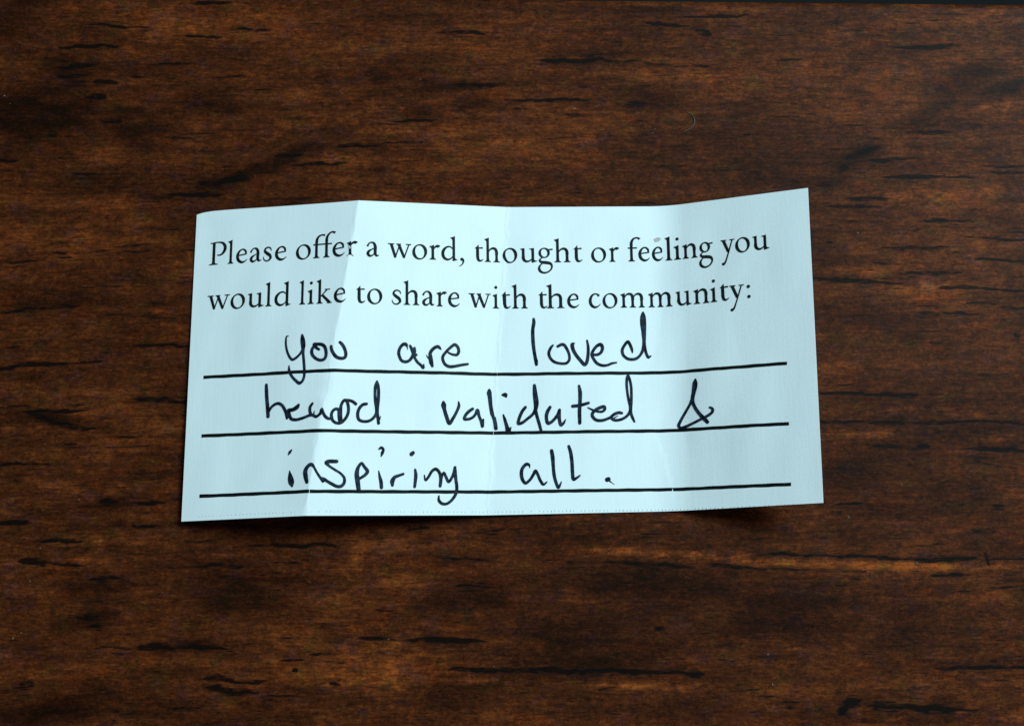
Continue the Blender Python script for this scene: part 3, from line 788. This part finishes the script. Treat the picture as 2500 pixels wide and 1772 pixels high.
class Ink:
    """flat shapes in paper coordinates (mm), laid onto the bent paper"""
    def __init__(self, lift=0.030):
        self.v, self.f, self.lift = [], [], lift

    def _add(self, pts):
        n0 = len(self.v)
        self.v += [tuple(card_xyz(u, v, self.lift)) for u, v in pts]
        self.lift += 0.0006
        return n0

    def poly(self, pts):
        n0 = self._add(pts)
        for tri in tessellate_polygon([[Vector((x, y, 0)) for x, y in pts]]):
            self.f.append(tuple(n0 + i for i in tri))

    def disc(self, x, y, rx, ry, n=18):
        self.poly([(x + rx * math.cos(2 * math.pi * k / n), y + ry * math.sin(2 * math.pi * k / n)) for k in range(n)])

    def stroke(self, pts, spline=True, closed=False, caps=True, step=0.12):
        p = np.array(pts, float)
        if spline and len(p) > 2:
            ext = np.vstack([p[-1] if closed else 2 * p[0] - p[1], p, p[0] if closed else 2 * p[-1] - p[-2]])
            if closed:
                ext = np.vstack([ext, p[1]])
            ext[:, 2] = np.abs(ext[:, 2])
            out = []
            for i in range(1, len(ext) - 2):
                P0, P1, P2, P3 = ext[i - 1], ext[i], ext[i + 1], ext[i + 2]
                n = max(2, int(np.hypot(*(P2 - P1)[:2]) / step) + 1)
                # centripetal tangents keep uneven spacing from overshooting
                d0 = max(1e-4, np.hypot(*(P1 - P0)[:2])) ** 0.5
                d1 = max(1e-4, np.hypot(*(P2 - P1)[:2])) ** 0.5
                d2 = max(1e-4, np.hypot(*(P3 - P2)[:2])) ** 0.5
                m1 = (P1 - P0) / d0 - (P2 - P0) / (d0 + d1) + (P2 - P1) / d1
                m2 = (P2 - P1) / d1 - (P3 - P1) / (d1 + d2) + (P3 - P2) / d2
                m1, m2 = m1 * d1, m2 * d1
                for k in range(n):
                    t = k / n
                    out.append((2 * t ** 3 - 3 * t ** 2 + 1) * P1 + (t ** 3 - 2 * t ** 2 + t) * m1
                               + (-2 * t ** 3 + 3 * t ** 2) * P2 + (t ** 3 - t ** 2) * m2)
            out.append(ext[-2])
            p = np.array(out)
        elif len(p) == 2:
            n = max(2, int(np.hypot(*(p[1] - p[0])[:2]) / step) + 1)
            p = np.array([p[0] + (p[1] - p[0]) * k / n for k in range(n + 1)])
        d = np.gradient(p[:, :2], axis=0)
        d /= np.maximum(np.hypot(d[:, 0], d[:, 1]), 1e-9)[:, None]
        nrm = np.stack([-d[:, 1], d[:, 0]], 1)
        w = np.maximum(p[:, 2], 0.01)[:, None] / 2
        L, R = p[:, :2] + nrm * w, p[:, :2] - nrm * w
        n0 = self._add([tuple(x) for x in L] + [tuple(x) for x in R])
        n = len(p)
        for i in range(n - 1):
            self.f.append((n0 + i, n0 + n + i, n0 + n + i + 1, n0 + i + 1))
        if caps:
            for e in (0, -1):
                r = p[e, 2] / 2
                if r > 0.06:
                    self.disc(p[e, 0], p[e, 1], r, r, 14)

    def build(self, name, mat, parent, label=None):
        me = bpy.data.meshes.new(name)
        me.from_pydata(self.v, [], self.f)
        me.materials.append(mat)
        me.update()
        # every face looks up
        bm = bmesh.new()
        bm.from_mesh(me)
        for f in bm.faces:
            f.normal_update()
            if f.normal.z < 0:
                f.normal_flip()
        bm.to_mesh(me)
        bm.free()
        o = bpy.data.objects.new(name, me)
        col.objects.link(o)
        o.parent = parent
        if label:
            o['label'] = label
        return o

# ------------------------------------------------------------------ old-style serif letters
# unit: x-height 155, ascender 262; each glyph is (advance box width, [shapes]); a shape is
# ('S', points with width), ('O', closed ring), ('L', straight), ('P', polygon), ('D', disc)
def stem(x, top, w=29, foot=True, head=True, reach=36):
    h = w / 2
    pts = []
    if foot:
        pts += [(x - reach, 0), (x - reach, 7), (x - h - 4, 15), (x - h, 38)]
    else:
        pts += [(x - h, 0)]
    if head:
        pts += [(x - h, top - 44), (x - h - 5, top - 30), (x - h - 22, top - 22), (x - h - 22, top - 16), (x - 2, top - 4), (x + h, top + 3)]
    else:
        pts += [(x - h, top), (x + h, top)]
    if foot:
        pts += [(x + h, 38), (x + h + 4, 15), (x + reach, 7), (x + reach, 0)]
    else:
        pts += [(x + h, 0)]
    return ('P', pts)

def ring(cx, cy, rx, ry, thin, thick, axis, n=28):
    out = []
    for k in range(n):
        a = 2 * math.pi * k / n
        w = thin + (thick - thin) * math.cos(a - axis) ** 2
        out.append((cx + rx * math.cos(a), cy + ry * math.sin(a), w))
    return ('O', out)

def arch(x0, x1):
    return ('S', [(x0 + 8, 108, 9), (x0 + 30, 138, 15), (x0 + 62, 150, 22), (x1 - 12, 140, 27), (x1, 112, 29), (x1, 80, 29)])

GLYPHS = {
 'l': (74, [stem(37, 262)]),
 'i': (74, [stem(38, 158), ('D', 40, 228, 17, 17)]),
 'n': (174, [stem(37, 158), arch(37, 137), stem(137, 100, foot=True, head=False)]),
 'm': (274, [stem(37, 158), arch(37, 137), stem(137, 100, head=False), arch(137, 237), stem(237, 100, head=False)]),
 'h': (172, [stem(37, 262), arch(37, 136), stem(136, 100, head=False)]),
 'u': (182, [('P', [(0, 142), (0, 148), (45, 156), (48, 150), (48, 60), (19, 50), (19, 130), (14, 138)]),
             ('S', [(33, 70, 29), (35, 40, 29), (52, 15, 24), (80, 9, 18), (110, 22, 13), (128, 40, 9)]),
             ('P', [(98, 142), (98, 148), (146, 156), (150, 150), (150, 30), (160, 18), (183, 16), (183, 10), (128, -6), (121, -2), (121, 130), (116, 138)])]),
 'r': (116, [stem(37, 158), ('S', [(46, 112, 9), (62, 136, 16), (86, 148, 26), (102, 141, 32), (104, 138, 30)])]),
 't': (100, [('P', [(0, 140), (30, 168), (48, 188), (49, 154), (94, 158), (94, 141), (49, 141), (20, 141)]),
             ('S', [(35, 150, 28), (35, 90, 29), (36, 45, 29), (46, 16, 25), (66, 9, 18), (85, 16, 11), (100, 28, 6)])]),
 'e': (128, [('S', [(113, 98, 16), (107, 130, 20), (82, 150, 15), (52, 145, 15), (26, 115, 24), (16, 78, 28), (28, 34, 28), (64, 10, 23), (98, 16, 14), (127, 40, 6)]),
             ('L', [(20, 84, 12), (121, 99, 13)])]),
 'o': (163, [ring(81.5, 77, 66, 76, 12, 29, math.radians(18))]),
 'c': (134, [('S', [(116, 128, 26), (100, 147, 17), (75, 153, 13), (42, 138, 20), (18, 85, 28), (30, 32, 28), (66, 8, 22), (100, 17, 13), (132, 44, 6)])]),
 'a': (138, [('S', [(10, 110, 20), (22, 134, 15), (50, 154, 13), (80, 146, 22), (96, 115, 28), (96, 60, 28), (98, 30, 26), (114, 13, 19), (139, 20, 6)]),
             ('S', [(92, 95, 9), (56, 78, 12), (24, 56, 24), (16, 32, 27), (34, 10, 22), (62, 14, 14), (92, 40, 9)])]),
 's': (106, [('S', [(94, 112, 6), (88, 138, 12), (56, 154, 14), (26, 140, 18), (19, 115, 23), (46, 88, 29), (78, 64, 29), (88, 34, 23), (62, 8, 15), (30, 7, 12), (8, 28, 10), (2, 54, 6)])]),
 'w': (256, [('L', [(36, 150, 28), (82, 6, 24)]), ('L', [(79, 2, 13), (128, 142, 12)]), ('L', [(118, 150, 28), (179, 6, 24)]), ('L', [(176, 2, 13), (230, 148, 12)]),
             ('L', [(0, 150, 10), (70, 150, 10)]), ('L', [(92, 150, 10), (145, 150, 10)]), ('L', [(196, 150, 10), (256, 150, 10)])]),
 'y': (152, [('L', [(28, 150, 28), (80, 22, 26)]), ('S', [(126, 148, 12), (84, 22, 13), (58, -50, 14), (40, -92, 18), (24, -106, 24)]), ('D', 20, -106, 17, 16),
             ('L', [(0, 150, 10), (64, 150, 10)]), ('L', [(98, 150, 10), (152, 150, 10)])]),
 'g': (162, [ring(67, 102, 49, 50, 12, 25, math.radians(12)), ('P', [(100, 138), (120, 146), (162, 150), (162, 134), (128, 132), (108, 124)]),
             ('S', [(46, 52, 9), (24, 36, 13), (16, 18, 20), (36, 2, 26), (90, -4, 30), (134, -14, 26), (150, -42, 18), (138, -78, 15), (98, -108, 15), (54, -114, 19), (18, -94, 25), (8, -62, 23), (24, -30, 14), (52, -8, 9)])]),
 'd': (177, [('S', [(126, 126, 9), (98, 148, 13), (62, 144, 17), (26, 110, 27), (16, 68, 29), (32, 26, 27), (68, 8, 20), (104, 20, 13), (126, 44, 9)]),
             ('P', [(100, 240), (100, 246), (138, 260), (152, 265), (152, 32), (158, 17), (178, 14), (178, 8), (130, -8), (123, -2), (123, 218), (118, 232)])]),
 'k': (172, [stem(37, 262), ('L', [(50, 78, 11), (118, 146, 13)]), ('L', [(92, 150, 10), (152, 150, 10)]), ('L', [(62, 96, 22), (150, 6, 28)]), ('L', [(120, 5, 10), (174, 5, 10)])]),
 'f': (146, [stem(38, 190, head=False), ('S', [(38, 170, 29), (42, 212, 26), (64, 248, 19), (98, 260, 15), (122, 252, 20), (131, 243, 26)]), ('L', [(0, 148, 13), (100, 148, 13)])]),
 'F': (248, [stem(36, 180, head=False), stem(146, 200, head=False),
             ('S', [(36, 165, 29), (42, 208, 25), (66, 240, 18), (100, 250, 14), (128, 244, 20)]),
             ('S', [(146, 175, 29), (150, 220, 25), (172, 256, 18), (205, 274, 15), (228, 268, 20), (238, 260, 26)]), ('L', [(0, 148, 13), (205, 148, 13)])]),
 'P': (190, [stem(52, 244, w=31, head=False, reach=50), ('L', [(10, 241, 10), (60, 244, 10)]),
             ('S', [(38, 244, 11), (100, 247, 13), (145, 236, 21), (172, 200, 30), (172, 160, 30), (148, 120, 22), (116, 103, 14), (90, 106, 13)])]),
 ',': (58, [('D', 28, 18, 17, 17), ('S', [(36, 22, 22), (46, 0, 19), (38, -26, 13), (18, -50, 9), (0, -60, 5)])]),
 ':': (40, [('D', 20, 18, 18, 18), ('D', 18, 126, 18, 18)]),
}
UNIT = 0.01355          # mm per unit on the slip
CONTRAST = 1.14

def set_letter(ink, ch, u0, u1, line):
    box, shapes = GLYPHS[ch]
    kx = max(0.88, min(1.12, (u1 - u0) / (box * UNIT))) * UNIT
    uc = (u0 + u1) / 2 - box / 2 * kx
    base = np.polyval(BASELINES[line], (u0 + u1) / 2)
    ky = UNIT
    def tr(x, y):
        return (uc + x * kx, base + y * ky)
    for s in shapes:
        if s[0] == 'P':
            ink.poly([tr(x, y) for x, y in s[1]])
        elif s[0] == 'D':
            x, y = tr(s[1], s[2])
            ink.disc(x, y, s[3] * UNIT, s[4] * UNIT)
        else:
            pts = [(*tr(x, y), w * UNIT * CONTRAST) for x, y, w in s[1]]
            ink.stroke(pts, spline=s[0] != 'L', closed=s[0] == 'O', caps=False, step=0.1)

SPELL = {'F': 'ff'}
for line, wordlist in enumerate(PRINTED):
    for wd in wordlist:
        ink = Ink()
        for ch, u0, u1 in wd:
            set_letter(ink, ch, u0, u1, line)
        text = ''.join(SPELL.get(c[0], c[0]) for c in wd)
        ink.build('printed_word', PRINT_INK, card, 'printed serif word reading "%s"' % text)

# ruled lines
for i, (ua, ub, cf) in enumerate(RULES):
    ink = Ink(0.022)
    n = 240
    pts = []
    for k in range(n + 1):
        u = ua + (ub - ua) * k / n
        pts.append((u, float(np.polyval(cf, u)) + 0.012 * math.sin(u * 2.1 + i), 0.475 + 0.03 * math.sin(u * 1.3 + i * 2) * math.sin(u * 0.37)))
    # the print has cracked off in a hairline where the fold crosses it
    t = float(np.polyval(cf, 30.0)) / CARD_H
    cuts = {1: [(2, 0.03)], 2: [(1, 0.04), (3, 0.025)]}.get(i, [(2, 0.015)])
    edges = sorted((CREASE_BOTTOM[k] * (1 - t) + CREASE_TOP[k] * t + 0.12, g) for k, g in cuts)
    run = []
    for p in pts:
        if edges and p[0] >= edges[0][0] - edges[0][1]:
            c0, g = edges.pop(0)
            run.append((c0 - g, p[1], p[2]))
            ink.stroke(run, spline=False, caps=False)
            run = [(c0 + g, p[1], p[2])]
        if not run or p[0] > run[-1][0] + 1e-4:
            run.append(p)
    ink.stroke(run, spline=False, caps=False)
    ink.build('ruled_line', RULE_INK, card)

# handwriting
for text, strokes in HANDWRITING.items():
    ink = Ink(0.055)
    for st in strokes:
        ink.stroke(st)
    nice = {'ampersand': 'handwritten ampersand', 'all': 'handwritten word "all" with a full stop'}.get(text, 'handwritten word "%s"' % text)
    ink.build('handwritten_word', PEN_INK, card, nice)

# dotted print just above the lower edge
ink = Ink(0.02)
DOTV = [-7.9574e-05, 0.00055493, 0.58029]
r = random.Random(2)
u = 2.6
while u < 86:
    if r.random() > 0.12:
        h = r.uniform(0.06, 0.12)
        v = float(np.polyval(DOTV, u)) + r.uniform(-0.03, 0.03)
        ink.poly([(u - 0.05, v - h), (u + 0.03, v - h), (u + 0.07, v + h), (u - 0.01, v + h)])
    u += r.uniform(0.46, 0.62)
ink.build('dotted_line', FAINT_MAT, card, 'faint row of tiny dots along the lower edge')

ink = Ink(0.018)
bl = []
for k in range(16):
    a = 2 * math.pi * k / 16
    rr = 0.42 * (1 + 0.3 * math.sin(a * 2 + 1) + 0.15 * math.sin(a * 5))
    bl.append((SPOT[0] + rr * math.cos(a), SPOT[1] + rr * math.sin(a)))
ink.poly(bl)
ink.build('stain', SPOT_MAT, card, 'small brownish spot above the printed word feeling')

# ------------------------------------------------------------------ lint and dust on the table
m, nt, b = material('pale_fibre')
nt.links.new(mix(nt, noise(nt, node(nt, 'ShaderNodeTexCoord').outputs['Object'], 900), (0.05, 0.035, 0.028), (0.13, 0.10, 0.08)), b.inputs['Base Color'])
b.inputs['Roughness'].default_value = 0.8

def build_lint():
    P = [Vector((x, y, 0.09)) for x, y in LINT]
    pts = []
    for i in range(len(P) - 1):
        a, bb, c, d = P[max(i - 1, 0)], P[i], P[i + 1], P[min(i + 2, len(P) - 1)]
        for k in range(6):
            t = k / 6
            pts.append(0.5 * ((2 * bb) + (c - a) * t + (2 * a - 5 * bb + 4 * c - d) * t * t + (3 * bb - a - 3 * c + d) * t ** 3))
    pts.append(P[-1])
    bm = bmesh.new()
    rings = []
    for i, p in enumerate(pts):
        d = (pts[min(i + 1, len(pts) - 1)] - pts[max(i - 1, 0)]).normalized()
        s = d.cross(Vector((0, 0, 1))).normalized()
        up = s.cross(d)
        rad = 0.075 * (0.5 + 0.5 * math.sin(math.pi * (i + 1) / (len(pts) + 1)))
        rings.append([bm.verts.new((p + (s * math.cos(a) + up * math.sin(a)) * rad) * MM) for a in [k * math.pi / 3 for k in range(6)]])
    for a, c in zip(rings, rings[1:]):
        for k in range(6):
            bm.faces.new((a[k], a[(k + 1) % 6], c[(k + 1) % 6], c[k]))
    bm.faces.new(rings[0][::-1])
    bm.faces.new(rings[-1])
    bmesh.ops.recalc_face_normals(bm, faces=bm.faces)
    me = bpy.data.meshes.new('lint_fibre')
    bm.to_mesh(me)
    bm.free()
    me.materials.append(m)
    o = bpy.data.objects.new('lint_fibre', me)
    col.objects.link(o)
    o['label'] = 'tiny curved pale fibre lying on the dark wood above the paper slip'
    o['category'] = 'lint'

build_lint()

def build_dust():
    bm = bmesh.new()
    r = random.Random(8)
    for x, y in DUST:
        rad = r.uniform(0.05, 0.10)
        mt = Matrix.Translation(Vector((x, y, rad * 0.45)) * MM) @ Matrix.Rotation(r.uniform(0, 3), 4, 'Z') @ Matrix.Diagonal((rad * MM * r.uniform(0.8, 1.8), rad * MM, rad * MM * 0.45, 1))
        res = bmesh.ops.create_icosphere(bm, subdivisions=1, radius=1.0, matrix=mt)
        for v in res['verts']:
            v.co += Vector((r.uniform(-1, 1), r.uniform(-1, 1), 0)) * rad * 0.2 * MM
    me = bpy.data.meshes.new('dust')
    bm.to_mesh(me)
    bm.free()
    md, nt, b = material('pale_dust')
    nt.links.new(mix(nt, noise(nt, node(nt, 'ShaderNodeTexCoord').outputs['Object'], 700), (0.10, 0.08, 0.07), (0.26, 0.22, 0.20)), b.inputs['Base Color'])
    b.inputs['Roughness'].default_value = 0.9
    me.materials.append(md)
    o = bpy.data.objects.new('dust', me)
    col.objects.link(o)
    o['kind'] = 'stuff'
    o['label'] = 'scattered pale dust specks on the dark wood'
    o['category'] = 'dust'

build_dust()
